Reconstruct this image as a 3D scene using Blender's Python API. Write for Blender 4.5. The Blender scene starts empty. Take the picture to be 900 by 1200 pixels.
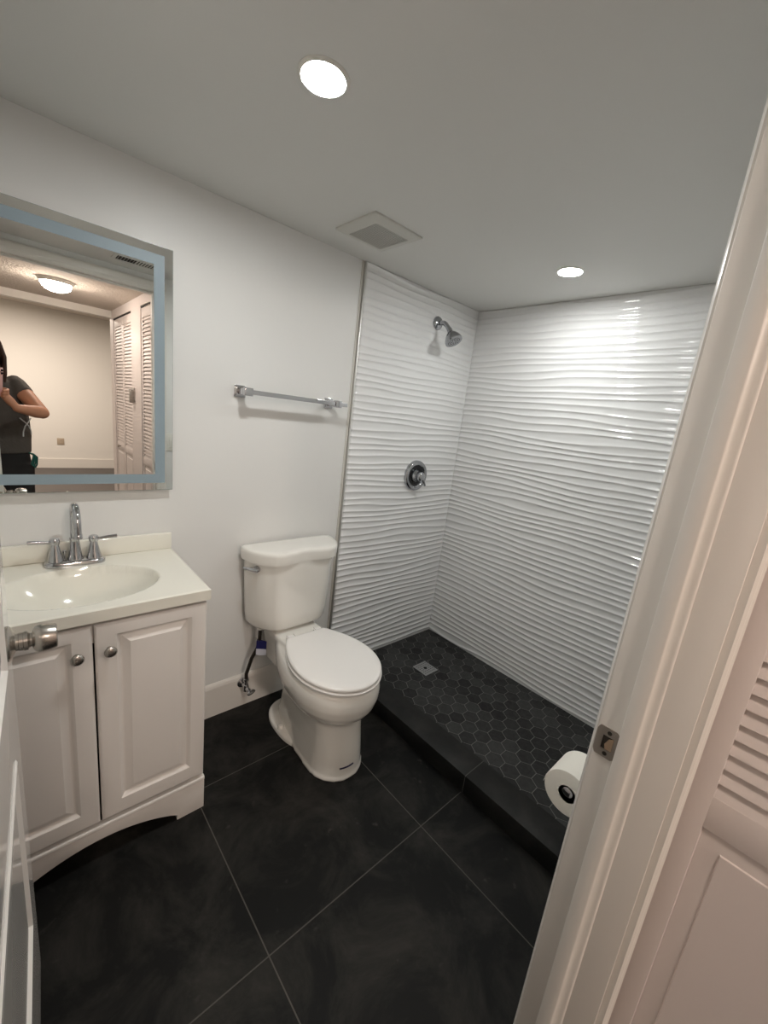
import bpy, bmesh, math, random
from mathutils import Vector, Matrix, noise
random.seed(7)
SC = bpy.context.scene
COL = SC.collection
PI = math.pi

# ------------------------------------------------------------------ camera
CAM_Z = 1.4391
FPX = 478.79
def cam_axes(roll, pitch, yaw):
    fw = Vector((math.sin(yaw)*math.cos(pitch), math.cos(yaw)*math.cos(pitch), math.sin(pitch)))
    rt = Vector((math.cos(yaw), -math.sin(yaw), 0)); up = rt.cross(fw)
    return (math.cos(roll)*rt + math.sin(roll)*up, -math.sin(roll)*rt + math.cos(roll)*up, fw)
RT, UP, FW = cam_axes(math.radians(6.9666), math.radians(-12.893), math.radians(43.5004))
cd = bpy.data.cameras.new('camera')
cd.sensor_fit = 'VERTICAL'; cd.sensor_height = 36; cd.lens = FPX/1200*36; cd.clip_start = 0.005; cd.clip_end = 50
cam = bpy.data.objects.new('camera', cd); COL.objects.link(cam)
M = Matrix((RT, UP, -FW)).transposed().to_4x4(); M.translation = Vector((0, 0, CAM_Z)); cam.matrix_world = M
SC.camera = cam

# ------------------------------------------------------------------ world, exposure, light levels
w = bpy.data.worlds.new('world'); SC.world = w; w.use_nodes = True
w.node_tree.nodes['Background'].inputs[0].default_value = (.9, .92, 1, 1)
w.node_tree.nodes['Background'].inputs[1].default_value = 0.02
vs = SC.view_settings
vs.view_transform = 'Standard'; vs.look = 'None'; vs.gamma = 1; vs.exposure = 0.0; vs.use_curve_mapping = False
LED_STRENGTH = 345.0        # emission of the two recessed bathroom lights
DOME_STRENGTH = 115.0        # emission of the hall flush light's glass dome
ROOM_POWER = 84.0          # the lamp of the room behind the hall, above the header
LED_COL = (.985, 1.0, .985)
HALL_COL = (1.0, .85, .745)
ld = bpy.data.lights.new('room_light', 'AREA'); ld.shape = 'DISK'; ld.size = .35; ld.energy = ROOM_POWER; ld.color = HALL_COL
lo = bpy.data.objects.new('room_light', ld); COL.objects.link(lo); lo.location = (0.2, -3.7, 2.40)

# ------------------------------------------------------------------ materials
def lin(c):
    c /= 255.0
    return c/12.92 if c <= .04045 else ((c+.055)/1.055)**2.4
def rgb(r, g, b): return (lin(r), lin(g), lin(b), 1)
def mat(name, col, rough=.5, metal=0.0, coat=0.0, spec=.5, emit=None, estr=0, bump=None, mottle=None, sss=0, ior=None):
    m = bpy.data.materials.new(name); m.use_nodes = True
    nt = m.node_tree; b = nt.nodes['Principled BSDF']
    b.inputs['Base Color'].default_value = col; b.inputs['Roughness'].default_value = rough
    b.inputs['Metallic'].default_value = metal; b.inputs['Coat Weight'].default_value = coat
    b.inputs['Coat Roughness'].default_value = .06; b.inputs['Specular IOR Level'].default_value = spec
    if ior: b.inputs['IOR'].default_value = ior
    if emit: b.inputs['Emission Color'].default_value = (*emit, 1); b.inputs['Emission Strength'].default_value = estr
    tc = None
    if bump or mottle: tc = nt.nodes.new('ShaderNodeTexCoord')
    if bump:                                  # (scale, strength, distance)
        n = nt.nodes.new('ShaderNodeTexNoise'); n.inputs['Scale'].default_value = bump[0]; n.inputs['Detail'].default_value = 3
        bp = nt.nodes.new('ShaderNodeBump'); bp.inputs['Strength'].default_value = bump[1]; bp.inputs['Distance'].default_value = bump[2]
        nt.links.new(tc.outputs['Object'], n.inputs['Vector']); nt.links.new(n.outputs[0], bp.inputs['Height'])
        nt.links.new(bp.outputs[0], b.inputs['Normal'])
    if mottle:                                # (scale, colour2, lo, hi)
        n = nt.nodes.new('ShaderNodeTexNoise'); n.inputs['Scale'].default_value = mottle[0]; n.inputs['Detail'].default_value = 6
        n.inputs['Roughness'].default_value = .62
        r = nt.nodes.new('ShaderNodeMapRange'); r.inputs[1].default_value = mottle[2]; r.inputs[2].default_value = mottle[3]
        mx = nt.nodes.new('ShaderNodeMix'); mx.data_type = 'RGBA'
        mx.inputs[6].default_value = col; mx.inputs[7].default_value = mottle[1]
        nt.links.new(tc.outputs['Object'], n.inputs['Vector']); nt.links.new(n.outputs[0], r.inputs[0])
        nt.links.new(r.outputs[0], mx.inputs[0]); nt.links.new(mx.outputs[2], b.inputs['Base Color'])
    return m

M_WALL = mat('wall_paint', rgb(226, 225, 222), .42, bump=(120, .06, .002))
M_CEIL = mat('ceiling_paint', rgb(220, 219, 215), .7, bump=(90, .05, .002))
M_HALLW = mat('hall_wall_paint', rgb(232, 228, 221), .6, bump=(90, .08, .002))
M_POP = mat('hall_ceiling_texture', rgb(214, 204, 192), .9, bump=(70, .8, .012))
M_TRIM = mat('trim_paint', rgb(226, 221, 214), .3, bump=(40, .05, .002))
M_DOOR = mat('door_gloss_paint', rgb(230, 227, 222), .13, coat=.35)
M_CLOSET = mat('closet_paint', rgb(222, 212, 208), .55)
M_TILE = mat('wave_tile_glaze', rgb(233, 233, 232), .07, coat=.5)
M_CAB = mat('cabinet_white', rgb(224, 218, 212), .36)
M_CABIN = mat('cabinet_inside', rgb(40, 36, 32), .8)
M_TOP = mat('cultured_marble', rgb(234, 231, 219), .10, coat=.5)
M_CHINA = mat('toilet_china', rgb(234, 231, 224), .08, coat=.6)
M_SEAT = mat('seat_plastic', rgb(236, 233, 229), .22)
M_CHROME = mat('chrome', (.55, .55, .565, 1), .09, 1)
M_SHCHROME = mat('shower_chrome', (.44, .45, .47, 1), .12, 1)
M_RECESS = mat('recess_reflection_dark', (.05, .05, .052, 1), .2, 1)  # dark reflection in the valve's chrome recess, painted in as base colour
M_NICKEL = mat('satin_nickel', (.46, .43, .39, 1), .27, 1)
M_STRIKE = mat('aged_nickel', (.40, .36, .32, 1), .36, 1, bump=(300, .1, .0005))
M_ALU = mat('metal_trim', (.62, .61, .59, 1), .4, 1)
M_GRATE = mat('drain_steel', (.36, .36, .355, 1), .5, .6)
M_BLACK = mat('black', (.004, .004, .004, 1), .5, spec=.2)
M_DARKHOLE = mat('dark_hole', (.02, .016, .012, 1), .8)
M_WOOD = mat('raw_wood', rgb(170, 146, 122), .8)
M_PLASTIC = mat('white_plastic', rgb(224, 222, 214), .35)
M_GRILLE = mat('vent_plastic', rgb(206, 205, 198), .5)
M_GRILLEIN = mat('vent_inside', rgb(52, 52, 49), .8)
M_MIRROR = mat('mirror_silver', (.86, .88, .86, 1), .0, 1)
M_FROST = mat('frosted_band', rgb(138, 155, 164), .45)
M_MEDGE = mat('mirror_edge', rgb(150, 160, 154), .2)
M_PAPER = mat('tissue', rgb(236, 232, 222), .95, bump=(160, .25, .002))
M_HOSE = mat('braided_hose', rgb(46, 40, 36), .35, .5, bump=(900, .6, .002))
M_TAGB = mat('tag_blue', rgb(30, 30, 92), .5)
M_TAGW = mat('tag_white', rgb(205, 205, 215), .5)
M_TAPE = mat('blue_tape', rgb(24, 26, 70), .5)
M_BEIGE = mat('beige_plate', rgb(176, 160, 140), .4)
M_GREYP = mat('grey_plate', rgb(168, 160, 152), .3, .3)
M_CAULK = mat('caulk', rgb(214, 211, 203), .5)
M_LED = mat('led_lens', (1, 1, 1, 1), .5, emit=LED_COL, estr=LED_STRENGTH)
M_LED2 = mat('led_lens_dimmer', (1, 1, 1, 1), .5, emit=LED_COL, estr=LED_STRENGTH*.70)
M_DOME = mat('lit_dome', (1, 1, 1, 1), .5, emit=HALL_COL, estr=DOME_STRENGTH)
M_SKIN = mat('skin', rgb(188, 132, 102), .5)
M_HAIR = mat('dark_brown_hair', rgb(58, 36, 26), .45)
M_TEE = mat('charcoal_cotton', rgb(78, 73, 68), .9, bump=(25, .5, .01))
M_PANTS = mat('black_trousers', rgb(34, 33, 33), .9)
M_SHOE = mat('white_shoe', rgb(220, 216, 210), .6)
M_PHONE = mat('pink_phone', rgb(222, 178, 172), .3)
M_LENS = mat('lens_black', (.01, .01, .012, 1), .05)
M_GREEN = mat('green_cord', rgb(20, 92, 82), .7)
M_CORD = mat('pale_cord', rgb(200, 204, 206), .5)
M_EYE = mat('eye_white', rgb(235, 230, 225), .2)

def floor_tiles():
    m = bpy.data.materials.new('slate_floor_tile'); m.use_nodes = True; nt = m.node_tree; b = nt.nodes['Principled BSDF']; N = nt.nodes.new; L = nt.links.new
    tc = N('ShaderNodeTexCoord'); sp = N('ShaderNodeSeparateXYZ'); L(tc.outputs['Object'], sp.inputs[0])
    ds = []
    for k, off in ((0, .4325), (1, .6915)):
        s = N('ShaderNodeMath'); s.operation = 'SUBTRACT'; s.inputs[1].default_value = off - .603*20; L(sp.outputs[k], s.inputs[0])
        p = N('ShaderNodeMath'); p.operation = 'PINGPONG'; p.inputs[1].default_value = .3015; L(s.outputs[0], p.inputs[0]); ds.append(p)
    mn = N('ShaderNodeMath'); mn.operation = 'MINIMUM'; L(ds[0].outputs[0], mn.inputs[0]); L(ds[1].outputs[0], mn.inputs[1])
    g = N('ShaderNodeMath'); g.operation = 'LESS_THAN'; g.inputs[1].default_value = .0017; L(mn.outputs[0], g.inputs[0])
    n1 = N('ShaderNodeTexNoise'); n1.inputs['Scale'].default_value = 4.5; n1.inputs['Detail'].default_value = 9; n1.inputs['Roughness'].default_value = .7; n1.inputs['Distortion'].default_value = .6
    L(tc.outputs['Object'], n1.inputs['Vector'])
    r1 = N('ShaderNodeMapRange'); r1.inputs[1].default_value = .43; r1.inputs[2].default_value = .80; L(n1.outputs[0], r1.inputs[0])
    mx = N('ShaderNodeMix'); mx.data_type = 'RGBA'; mx.inputs[6].default_value = rgb(17, 17, 16); mx.inputs[7].default_value = rgb(56, 54, 50); L(r1.outputs[0], mx.inputs[0])
    n2 = N('ShaderNodeTexNoise'); n2.inputs['Scale'].default_value = 38; n2.inputs['Detail'].default_value = 4; L(tc.outputs['Object'], n2.inputs['Vector'])
    r2 = N('ShaderNodeMapRange'); r2.inputs[1].default_value = .56; r2.inputs[2].default_value = .74; r2.inputs[4].default_value = 1.0; L(n2.outputs[0], r2.inputs[0])
    n3 = N('ShaderNodeTexNoise'); n3.inputs['Scale'].default_value = 6.5; n3.inputs['Detail'].default_value = 3; n3.inputs['Distortion'].default_value = 1.5; L(tc.outputs['Object'], n3.inputs['Vector'])
    r3 = N('ShaderNodeMapRange'); r3.inputs[1].default_value = .60; r3.inputs[2].default_value = .74; r3.inputs[4].default_value = .85; L(n3.outputs[0], r3.inputs[0])
    mm = N('ShaderNodeMath'); mm.operation = 'MULTIPLY'; L(r2.outputs[0], mm.inputs[0]); L(r3.outputs[0], mm.inputs[1])
    m2 = N('ShaderNodeMix'); m2.data_type = 'RGBA'; m2.inputs[7].default_value = rgb(74, 72, 68); L(mm.outputs[0], m2.inputs[0]); L(mx.outputs[2], m2.inputs[6])
    mg = N('ShaderNodeMix'); mg.data_type = 'RGBA'; mg.inputs[7].default_value = rgb(80, 78, 73); L(g.outputs[0], mg.inputs[0]); L(m2.outputs[2], mg.inputs[6])
    L(mg.outputs[2], b.inputs['Base Color']); b.inputs['Roughness'].default_value = .55; b.inputs['Specular IOR Level'].default_value = .15
    bp = N('ShaderNodeBump'); bp.inputs['Strength'].default_value = .12; bp.inputs['Distance'].default_value = .003; L(n1.outputs[0], bp.inputs['Height']); L(bp.outputs[0], b.inputs['Normal'])
    return m
def wood_floor():
    m = bpy.data.materials.new('hall_plank_floor'); m.use_nodes = True; nt = m.node_tree; b = nt.nodes['Principled BSDF']; N = nt.nodes.new; L = nt.links.new
    tc = N('ShaderNodeTexCoord'); br = N('ShaderNodeTexBrick'); L(tc.outputs['Object'], br.inputs['Vector'])
    br.inputs['Color1'].default_value = rgb(64, 56, 53); br.inputs['Color2'].default_value = rgb(54, 47, 45); br.inputs['Mortar'].default_value = rgb(40, 34, 30)
    br.inputs['Scale'].default_value = 1; br.inputs['Brick Width'].default_value = 1.2; br.inputs['Row Height'].default_value = .18; br.inputs['Mortar Size'].default_value = .002
    L(br.outputs[0], b.inputs['Base Color']); b.inputs['Roughness'].default_value = .38
    return m
def hex_tile():
    m = bpy.data.materials.new('hex_tile'); m.use_nodes = True; nt = m.node_tree; b = nt.nodes['Principled BSDF']; N = nt.nodes.new; L = nt.links.new
    at = N('ShaderNodeAttribute'); at.attribute_name = 'tone'
    tc = N('ShaderNodeTexCoord'); n = N('ShaderNodeTexNoise'); n.inputs['Scale'].default_value = 26; n.inputs['Detail'].default_value = 7; n.inputs['Roughness'].default_value = .7; n.inputs['Distortion'].default_value = 1.2
    L(tc.outputs['Object'], n.inputs['Vector'])
    a = N('ShaderNodeMath'); a.operation = 'ADD'; L(at.outputs['Fac'], a.inputs[0]); L(n.outputs[0], a.inputs[1])
    r = N('ShaderNodeMapRange'); r.inputs[1].default_value = .42; r.inputs[2].default_value = 1.35; L(a.outputs[0], r.inputs[0])
    mx = N('ShaderNodeMix'); mx.data_type = 'RGBA'; mx.inputs[6].default_value = rgb(20, 20, 20); mx.inputs[7].default_value = rgb(70, 70, 69); L(r.outputs[0], mx.inputs[0])
    L(mx.outputs[2], b.inputs['Base Color']); b.inputs['Roughness'].default_value = .55; b.inputs['Specular IOR Level'].default_value = .2
    return m
M_FLOOR = floor_tiles(); M_WOODF = wood_floor(); M_HEX = hex_tile()
M_HEXGROUT = mat('hex_grout', rgb(116, 114, 110), .9)
M_CURB = mat('curb_slate', rgb(26, 26, 25), .5, spec=.2, mottle=(7, rgb(46, 45, 43), .45, .75))

# ------------------------------------------------------------------ mesh helpers
class MB:
    def __init__(s): s.bm = bmesh.new(); s.mi = 0
    def _f(s, vs):
        try:
            f = s.bm.faces.new(vs); f.material_index = s.mi; return f
        except ValueError: return None
    def box(s, a, b, bev=0.0, seg=2):
        a, b = Vector(a), Vector(b); t = bmesh.new(); bmesh.ops.create_cube(t, size=1)
        for v in t.verts: v.co = Vector(((a[i]+b[i])/2 + v.co[i]*(b[i]-a[i]) for i in range(3)))
        if bev: bmesh.ops.bevel(t, geom=t.edges[:], offset=bev, segments=seg, profile=.5, affect='EDGES')
        s.merge(t); return s
    def merge(s, t, mtx=None):
        mp = {}
        for v in t.verts: mp[v] = s.bm.verts.new(mtx @ v.co if mtx else v.co)
        for f in t.faces: s._f([mp[v] for v in f.verts])
        t.free()
    def prism(s, poly, axis, a, b, bev=0.0):
        """polygon in the two other axes, extruded along axis from a to b"""
        o = [i for i in range(3) if i != axis]; t = bmesh.new()
        def P(p, d):
            v = [0, 0, 0]; v[o[0]] = p[0]; v[o[1]] = p[1]; v[axis] = d; return v
        A = [t.verts.new(P(p, a)) for p in poly]; B = [t.verts.new(P(p, b)) for p in poly]; n = len(poly)
        t.faces.new(A); t.faces.new(B[::-1])
        for i in range(n): t.faces.new((A[i], B[i], B[(i+1) % n], A[(i+1) % n]))
        bmesh.ops.recalc_face_normals(t, faces=t.faces)
        if bev: bmesh.ops.bevel(t, geom=t.edges[:], offset=bev, segments=2, profile=.5, affect='EDGES')
        s.merge(t); return s
    def loft(s, rings, cap=True, closed=True):
        R = [[s.bm.verts.new(p) for p in r] for r in rings]; n = len(R[0])
        for a, b in zip(R, R[1:]):
            for i in range(n if closed else n-1):
                s._f((a[i], a[(i+1) % n], b[(i+1) % n], b[i]))
        if cap: s._f(R[0][::-1]); s._f(R[-1])
        return s
    def tube(s, pts, rad, n=14, cap=True, flat=1.0):
        pts = [Vector(p) for p in pts]; k = len(pts)
        rad = [rad]*k if isinstance(rad, (int, float)) else rad
        rings = []; ref = None
        for i, p in enumerate(pts):
            d = (pts[min(i+1, k-1)] - pts[max(i-1, 0)]).normalized()
            if ref is None: ref = Vector((0, 0, 1)) if abs(d.z) < .9 else Vector((1, 0, 0))
            u = (ref - d*ref.dot(d)).normalized(); v = d.cross(u); ref = u
            rings.append([p + u*math.cos(2*PI*j/n)*rad[i]*flat + v*math.sin(2*PI*j/n)*rad[i] for j in range(n)])
        return s.loft(rings, cap)
    def lathe(s, prof, origin, axis, n=36):
        """prof: (radius, height along axis)"""
        z = Vector(axis).normalized(); x = z.orthogonal().normalized(); y = z.cross(x); o = Vector(origin)
        rings = [[o + z*h + (x*math.cos(2*PI*j/n) + y*math.sin(2*PI*j/n))*max(r, 1e-4) for j in range(n)] for r, h in prof]
        return s.loft(rings)
    def ball(s, c, r, sc=(1, 1, 1), n=24, rot=None):
        t = bmesh.new(); bmesh.ops.create_uvsphere(t, u_segments=n, v_segments=n//2, radius=1)
        m = Matrix.Translation(Vector(c)) @ (rot.to_4x4() if rot else Matrix()) @ Matrix.Diagonal((r*sc[0], r*sc[1], r*sc[2], 1))
        s.merge(t, m); return s
    def build(s, name, mats, parent=None, smooth=40, loc=None, recalc=True):
        bm = s.bm
        if recalc: bmesh.ops.recalc_face_normals(bm, faces=bm.faces)
        if smooth:
            ang = math.radians(smooth)
            for f in bm.faces: f.smooth = True
            for e in bm.edges:
                if len(e.link_faces) == 2 and e.calc_face_angle(0) > ang: e.smooth = False
        wpos = Vector((0, 0, 0))
        if parent is not None: wpos = Vector(parent['_o'])
        elif loc is not None: wpos = Vector(loc)
        if wpos.length: bmesh.ops.translate(bm, verts=bm.verts, vec=-wpos)
        me = bpy.data.meshes.new(name); bm.to_mesh(me); bm.free()
        for m in (mats if isinstance(mats, (list, tuple)) else [mats]): me.materials.append(m)
        o = bpy.data.objects.new(name, me); COL.objects.link(o)
        if parent is not None: o.parent = parent; o['_o'] = tuple(wpos)
        else: o.location = wpos; o['_o'] = tuple(wpos)
        return o
def empty(name, loc, label, cat, group=None, kind=None):
    o = bpy.data.objects.new(name, None); COL.objects.link(o); o.location = loc; o['_o'] = tuple(loc); o.empty_display_size = .05
    return tag(o, label, cat, group, kind)
def tag(o, label=None, cat=None, group=None, kind=None):
    if label: o['label'] = label
    if cat: o['category'] = cat
    if group: o['group'] = group
    if kind: o['kind'] = kind
    return o
def struct(o, label=None, cat=None): return tag(o, label, cat, None, 'structure')
def remesh(o, voxel, smooth=6, fac=.5):
    r = o.modifiers.new('remesh', 'REMESH'); r.mode = 'VOXEL'; r.voxel_size = voxel; r.use_smooth_shade = True
    if smooth: sm = o.modifiers.new('smooth', 'SMOOTH'); sm.iterations = smooth; sm.factor = fac
def copy_tree(o, parent=None):
    c = o.copy(); COL.objects.link(c)
    if parent: c.parent = parent
    for ch in list(o.children): copy_tree(ch, c)
    return c
def panel_front(mb, frame, w, h, prof, x0=0, y0=0):
    """concentric rectangle relief. frame(u,v,d)->point ; prof list of (inset, depth)."""
    rings = []
    for ins, d in prof:
        rings.append([frame(x0+ins, y0+ins, d), frame(x0+w-ins, y0+ins, d), frame(x0+w-ins, y0+h-ins, d), frame(x0+ins, y0+h-ins, d)])
    R = [[mb.bm.verts.new(p) for p in r] for r in rings]
    for a, b in zip(R, R[1:]):
        for i in range(4): mb._f((a[i], a[(i+1) % 4], b[(i+1) % 4], b[i]))
    mb._f(R[-1]); return R[0]

# ------------------------------------------------------------------ room numbers
YA = 1.656      # wall with mirror, toilet and shower valve
XB = 2.151      # long tiled wall
ZC = 2.12       # ceiling
YC, YH = .167, .046   # bathroom and hall faces of the door wall
XL = -.175      # left bathroom wall
JX, JL = .746, -.062  # faces of the door jambs
XCL = .82       # closet wall in the hall
YEND = -1.71    # end of the hall, header
YR = -5.3       # far wall of the room
TX = 1.265      # start of the tile

# ------------------------------------------------------------------ structure
def slab(name, a, b, m, label=None, cat=None): return struct(MB().box(a, b).build(name, m, smooth=0), label, cat)
slab('floor', (-.3, .107, -.05), (1.30, YA+.1, 0), M_FLOOR)
slab('floor_hall', (-1.4, YR-.1, -.05), (3.6, .107, -.001), M_WOODF)
slab('ceiling', (-.3, YC-.06, ZC), (XB+.1, YA+.1, ZC+.08), M_CEIL)
slab('ceiling_hall', (-1.4, YEND-.10, ZC), (1.5, YC-.06, ZC+.08), M_POP)
slab('ceiling_room', (-1.5, YR-.1, 2.45), (3.6, YEND-.1, 2.53), M_POP)
slab('wall_back', (XL-.1, YA, 0), (XB+.1, YA+.1, ZC), M_WALL)
slab('wall_left', (XL-.1, YC, 0), (XL, YA, ZC), M_WALL)
slab('wall_right', (XB, YC-.1, 0), (XB+.1, YA, ZC), M_WALL)
mb = MB(); mb.box((JX+.02, YH, 0), (XB, YC, ZC)); mb.box((-1.4, YH, 0), (JL-.02, YC, ZC)); mb.box((JL-.02, YH, 2.05), (JX+.02, YC, ZC))
struct(mb.build('wall_front', M_WALL, smooth=0))
slab('wall_hall_left', (-1.4, YR, 0), (-1.3, YH, 2.45), M_HALLW)
slab('wall_room_end', (-1.4, YR-.1, 0), (3.6, YR, 2.45), M_HALLW)
slab('wall_room_right', (3.5, YR, 0), (3.6, YEND, 2.45), M_HALLW)
mb = MB(); mb.box((1.5, YEND, 0), (3.6, YEND+.1, 2.45)); mb.box((-1.3, YEND-.10, ZC-.001), (1.5, YEND-.09, 2.45))
struct(mb.build('wall_room_front', M_HALLW, smooth=0))
slab('trim_header', (-1.3, YEND-.09, ZC-.062), (XCL, YEND, ZC-.0005), M_HALLW)
# closet wall: box with two door openings
D2 = (-.575, .040); D1 = (-1.645, -.895); DH = 2.045
mb = MB()
mb.box((XCL, D2[1], 0), (XCL+.09, YH, ZC)); mb.box((XCL, D1[1], 0), (XCL+.09, D2[0], ZC)); mb.box((XCL, YEND, 0), (XCL+.09, D1[0], ZC))
mb.box((XCL, D2[0], DH), (XCL+.09, D2[1], ZC)); mb.box((XCL, D1[0], DH), (XCL+.09, D1[1], ZC))
mb.box((XCL+.6, YEND, 0), (1.5, YH, ZC)); mb.box((XCL, YEND-.09, 0), (1.5, YEND, ZC)); mb.box((XCL+.09, -.76, 0), (XCL+.6, -.70, ZC))
struct(mb.build('wall_closet', M_CLOSET, smooth=0))
slab('baseboard_room', (-1.3, YR, 0), (3.5, YR+.015, .15), M_TRIM)
# baseboards of the bathroom
def baseboard(name, a, b, axis):
    mb = MB(); h = .166; t = .014
    poly = [(0, 0), (-t, 0), (-t, h-.02), (-t*.75, h-.008), (-t*.3, h), (0, h)]
    mb.prism([(YA+p[0], p[1]) for p in poly], 0, a, b); return struct(mb.build(name, M_TRIM, smooth=0))
baseboard('baseboard_back', .447, TX-.012, 0)
slab('baseboard_front', (.815, YC, 0), (1.27, YC+.014, .166), M_TRIM)

# ------------------------------------------------------------------ wave tiles
def phase(s, z):
    a = noise.noise(Vector((s*.8, z*.7, 3.1)))*.30 + noise.noise(Vector((s*1.9+7, z*8.5, 1.7)))*.58 + noise.noise(Vector((s*2.9+3, z*18.0, 8.2)))*.30
    return z/.0335 + a
def relief(s, z):
    f = phase(s, z); f -= math.floor(f)
    t = abs(2*f-1)                      # 1 at the crest
    return 0.0051*(t**2.7) if t < .95 else 0.0051*(.95**2.7 + (1-((1-t)/.05)**2)*.05)
def wave_wall(name, s0, s1, z0, z1, fn, ds=.018, dz=.0025):
    mb = MB(); ns = int((s1-s0)/ds)+1; nz = int((z1-z0)/dz)+1
    G = []
    for j in range(nz+1):
        z = z0+(z1-z0)*j/nz
        G.append([mb.bm.verts.new(fn(s0+(s1-s0)*i/ns, z, relief(s0+(s1-s0)*i/ns, z))) for i in range(ns+1)])
    for j in range(nz):
        for i in range(ns): mb._f((G[j][i], G[j][i+1], G[j+1][i+1], G[j+1][i]))
    # rim back to the wall so the tile has thickness
    for row in ([g[0] for g in G], [g[-1] for g in G], G[0], G[-1]):
        bk = []
        for v in row:
            p = v.co.copy(); q = fn(0, 0, 0); q2 = fn(0, 0, -.0075)
            dirv = Vector(q2)-Vector(q); k = max(range(3), key=lambda i: abs(dirv[i])); p[k] = q2[k]; bk.append(mb.bm.verts.new(p))
        for i in range(len(row)-1): mb._f((row[i], row[i+1], bk[i+1], bk[i]))
    return struct(mb.build(name, M_TILE, smooth=70, recalc=False))
def fix_normals(o, d):
    me = o.data
    import numpy as np
    n = np.zeros(3)
    for p in list(me.polygons)[:200]: n += np.array(p.normal)
    if Vector(n).dot(Vector(d)) < 0: me.flip_normals()
o = wave_wall('wall_back_tile', TX, XB, .0, ZC-.001, lambda s, z, h: (s, YA-.008-h, z)); fix_normals(o, (0, -1, 0))
o = wave_wall('wall_right_tile', XB, XB+YA-YC, .0, ZC-.001, lambda s, z, h: (XB-.008-h, YA-(s-XB), z)); fix_normals(o, (-1, 0, 0))
struct(MB().box((TX-.007, YA-.013, 0), (TX, YA, ZC), .001).build('trim_tile_edge', M_ALU))
struct(MB().box((TX-.019, YA-.004, .166), (TX-.007, YA, ZC), .0015).build('trim_caulk', M_CAULK))

# ------------------------------------------------------------------ shower floor and curb
CX0, CX1, CZ = 1.276, 1.406, .083
mb = MB(); mb.box((CX0, YC, 0), ((CX1), .6855, CZ), .002); mb.box((CX0, .6875, 0), (CX1, YA-.0075, CZ), .002)
mb.mi = 1; mb.box((CX0+.001, .684, .001), (CX1-.001, .689, CZ-.001))
struct(mb.build('trim_shower_curb', [M_CURB, mat('curb_joint', rgb(84, 82, 79), .9)]), 'black slate shower curb between the dark floor and the hexagon tiles', 'curb')
mb = MB(); ZS = .018
mb.mi = 1; mb.box((CX1, YC, -.05), (XB, YA, ZS-.0012)); mb.mi = 0
tone = []
pitch, colp = .0765, .0665; R = .0765/math.sqrt(3)-.0018
for cx in range(-5, 10):
    for cy in range(-12, 16):
        x = 1.657+cx*colp; y = .770+cy*pitch + (pitch/2 if cx % 2 else 0)
        pts = [Vector((x+R*math.cos(PI/3*k), y+R*math.sin(PI/3*k))) for k in range(6)]
        def clip(poly, ax, val, keep_gt):
            out = []
            for i in range(len(poly)):
                a, b = poly[i], poly[(i+1) % len(poly)]
                ia = (a[ax] >= val) == keep_gt; ib = (b[ax] >= val) == keep_gt
                if ia: out.append(a)
                if ia != ib: t = (val-a[ax])/(b[ax]-a[ax]); out.append(a+(b-a)*t)
            return out
        for ax, val, gt in ((0, CX1+.002, True), (0, XB-.010, False), (1, YC+.002, True), (1, YA-.010, False)):
            pts = clip(pts, ax, val, gt)
            if len(pts) < 3: break
        if len(pts) < 3: continue
        t = random.random()
        lo = [mb.bm.verts.new((p.x, p.y, ZS-.002)) for p in pts]; hi = [mb.bm.verts.new((p.x, p.y, ZS)) for p in pts]
        mb._f(hi)
        for i in range(len(pts)): mb._f((lo[i], lo[(i+1) % len(pts)], hi[(i+1) % len(pts)], hi[i]))
        tone.append((len(mb.bm.verts), t))
o = mb.build('floor_shower', [M_HEX, M_HEXGROUT], smooth=0); struct(o, 'dark hexagon mosaic tiles on the shower floor', 'floor')
at = o.data.attributes.new('tone', 'FLOAT', 'POINT'); k = 0
for i in range(len(o.data.vertices)):
    while k < len(tone)-1 and i >= tone[k][0]: k += 1
    at.data[i].value = .12+tone[k][1]*.45

# ------------------------------------------------------------------ door frame
mb = MB()
mb.box((JX, YH, 0), (JX+.02, YC, 2.05), .001); mb.box((JL-.02, YH, 0), (JL, YC, 2.05), .001); mb.box((JL-.001, YH, 2.03), (JX+.001, YC, 2.05), .001)
ys0, ys1 = .098, .132
for x0, sg in ((JX, -1), (JL, 1)): mb.prism([(x0, ys1), (x0+sg*.010, ys1), (x0+sg*.011, ys1-.001), (x0+sg*.011, ys0+.0115), (x0+sg*.0102, ys0+.0095), (x0+sg*.0085, ys0+.0085), (x0+sg*.0065, ys0+.0065), (x0+sg*.005, ys0+.003), (x0+sg*.0044, ys0-.001), (x0+sg*.0042, ys0-.003), (x0+sg*.0032, ys0-.0052), (x0+sg*.0012, ys0-.0062), (x0, ys0-.0062)], 2, 0, 2.03)
mb.box((JL+.011, ys0, 2.019), (JX-.011, ys1, 2.03), .003)
frame = struct(mb.build('trim_door_frame', M_TRIM, smooth=50), 'white painted door frame with a raised stop', 'door frame')
def casing(name, ywall, sgn):
    """colonial profile casing on both sides and the head; sgn +1 bathroom side"""
    prof = [(.004, 0), (.004, .004), (.010, .007), (.018, .008), (.024, .012), (.046, .014), (.054, .013), (.059, .010), (.060, 0)]
    mb = MB()
    R = [(JX+a, ywall+sgn*d) for a, d in prof]; mb.prism(R, 2, 0, 2.034)
    mb.prism([(JL-a, ywall+sgn*d) for a, d in prof], 2, 0, 2.034)
    mb.prism([(ywall+sgn*d, 2.03+a) for a, d in prof], 0, JL-.06, JX+.06)
    return struct(mb.build(name, M_TRIM, smooth=25))
casing('trim_casing_bath', YC, 1)
prof = [(.006, 0), (.006, .010), (.012, .014), (.018, .014), (.022, .017), (.046, .016), (.056, .012), (.058, 0)]
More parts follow.
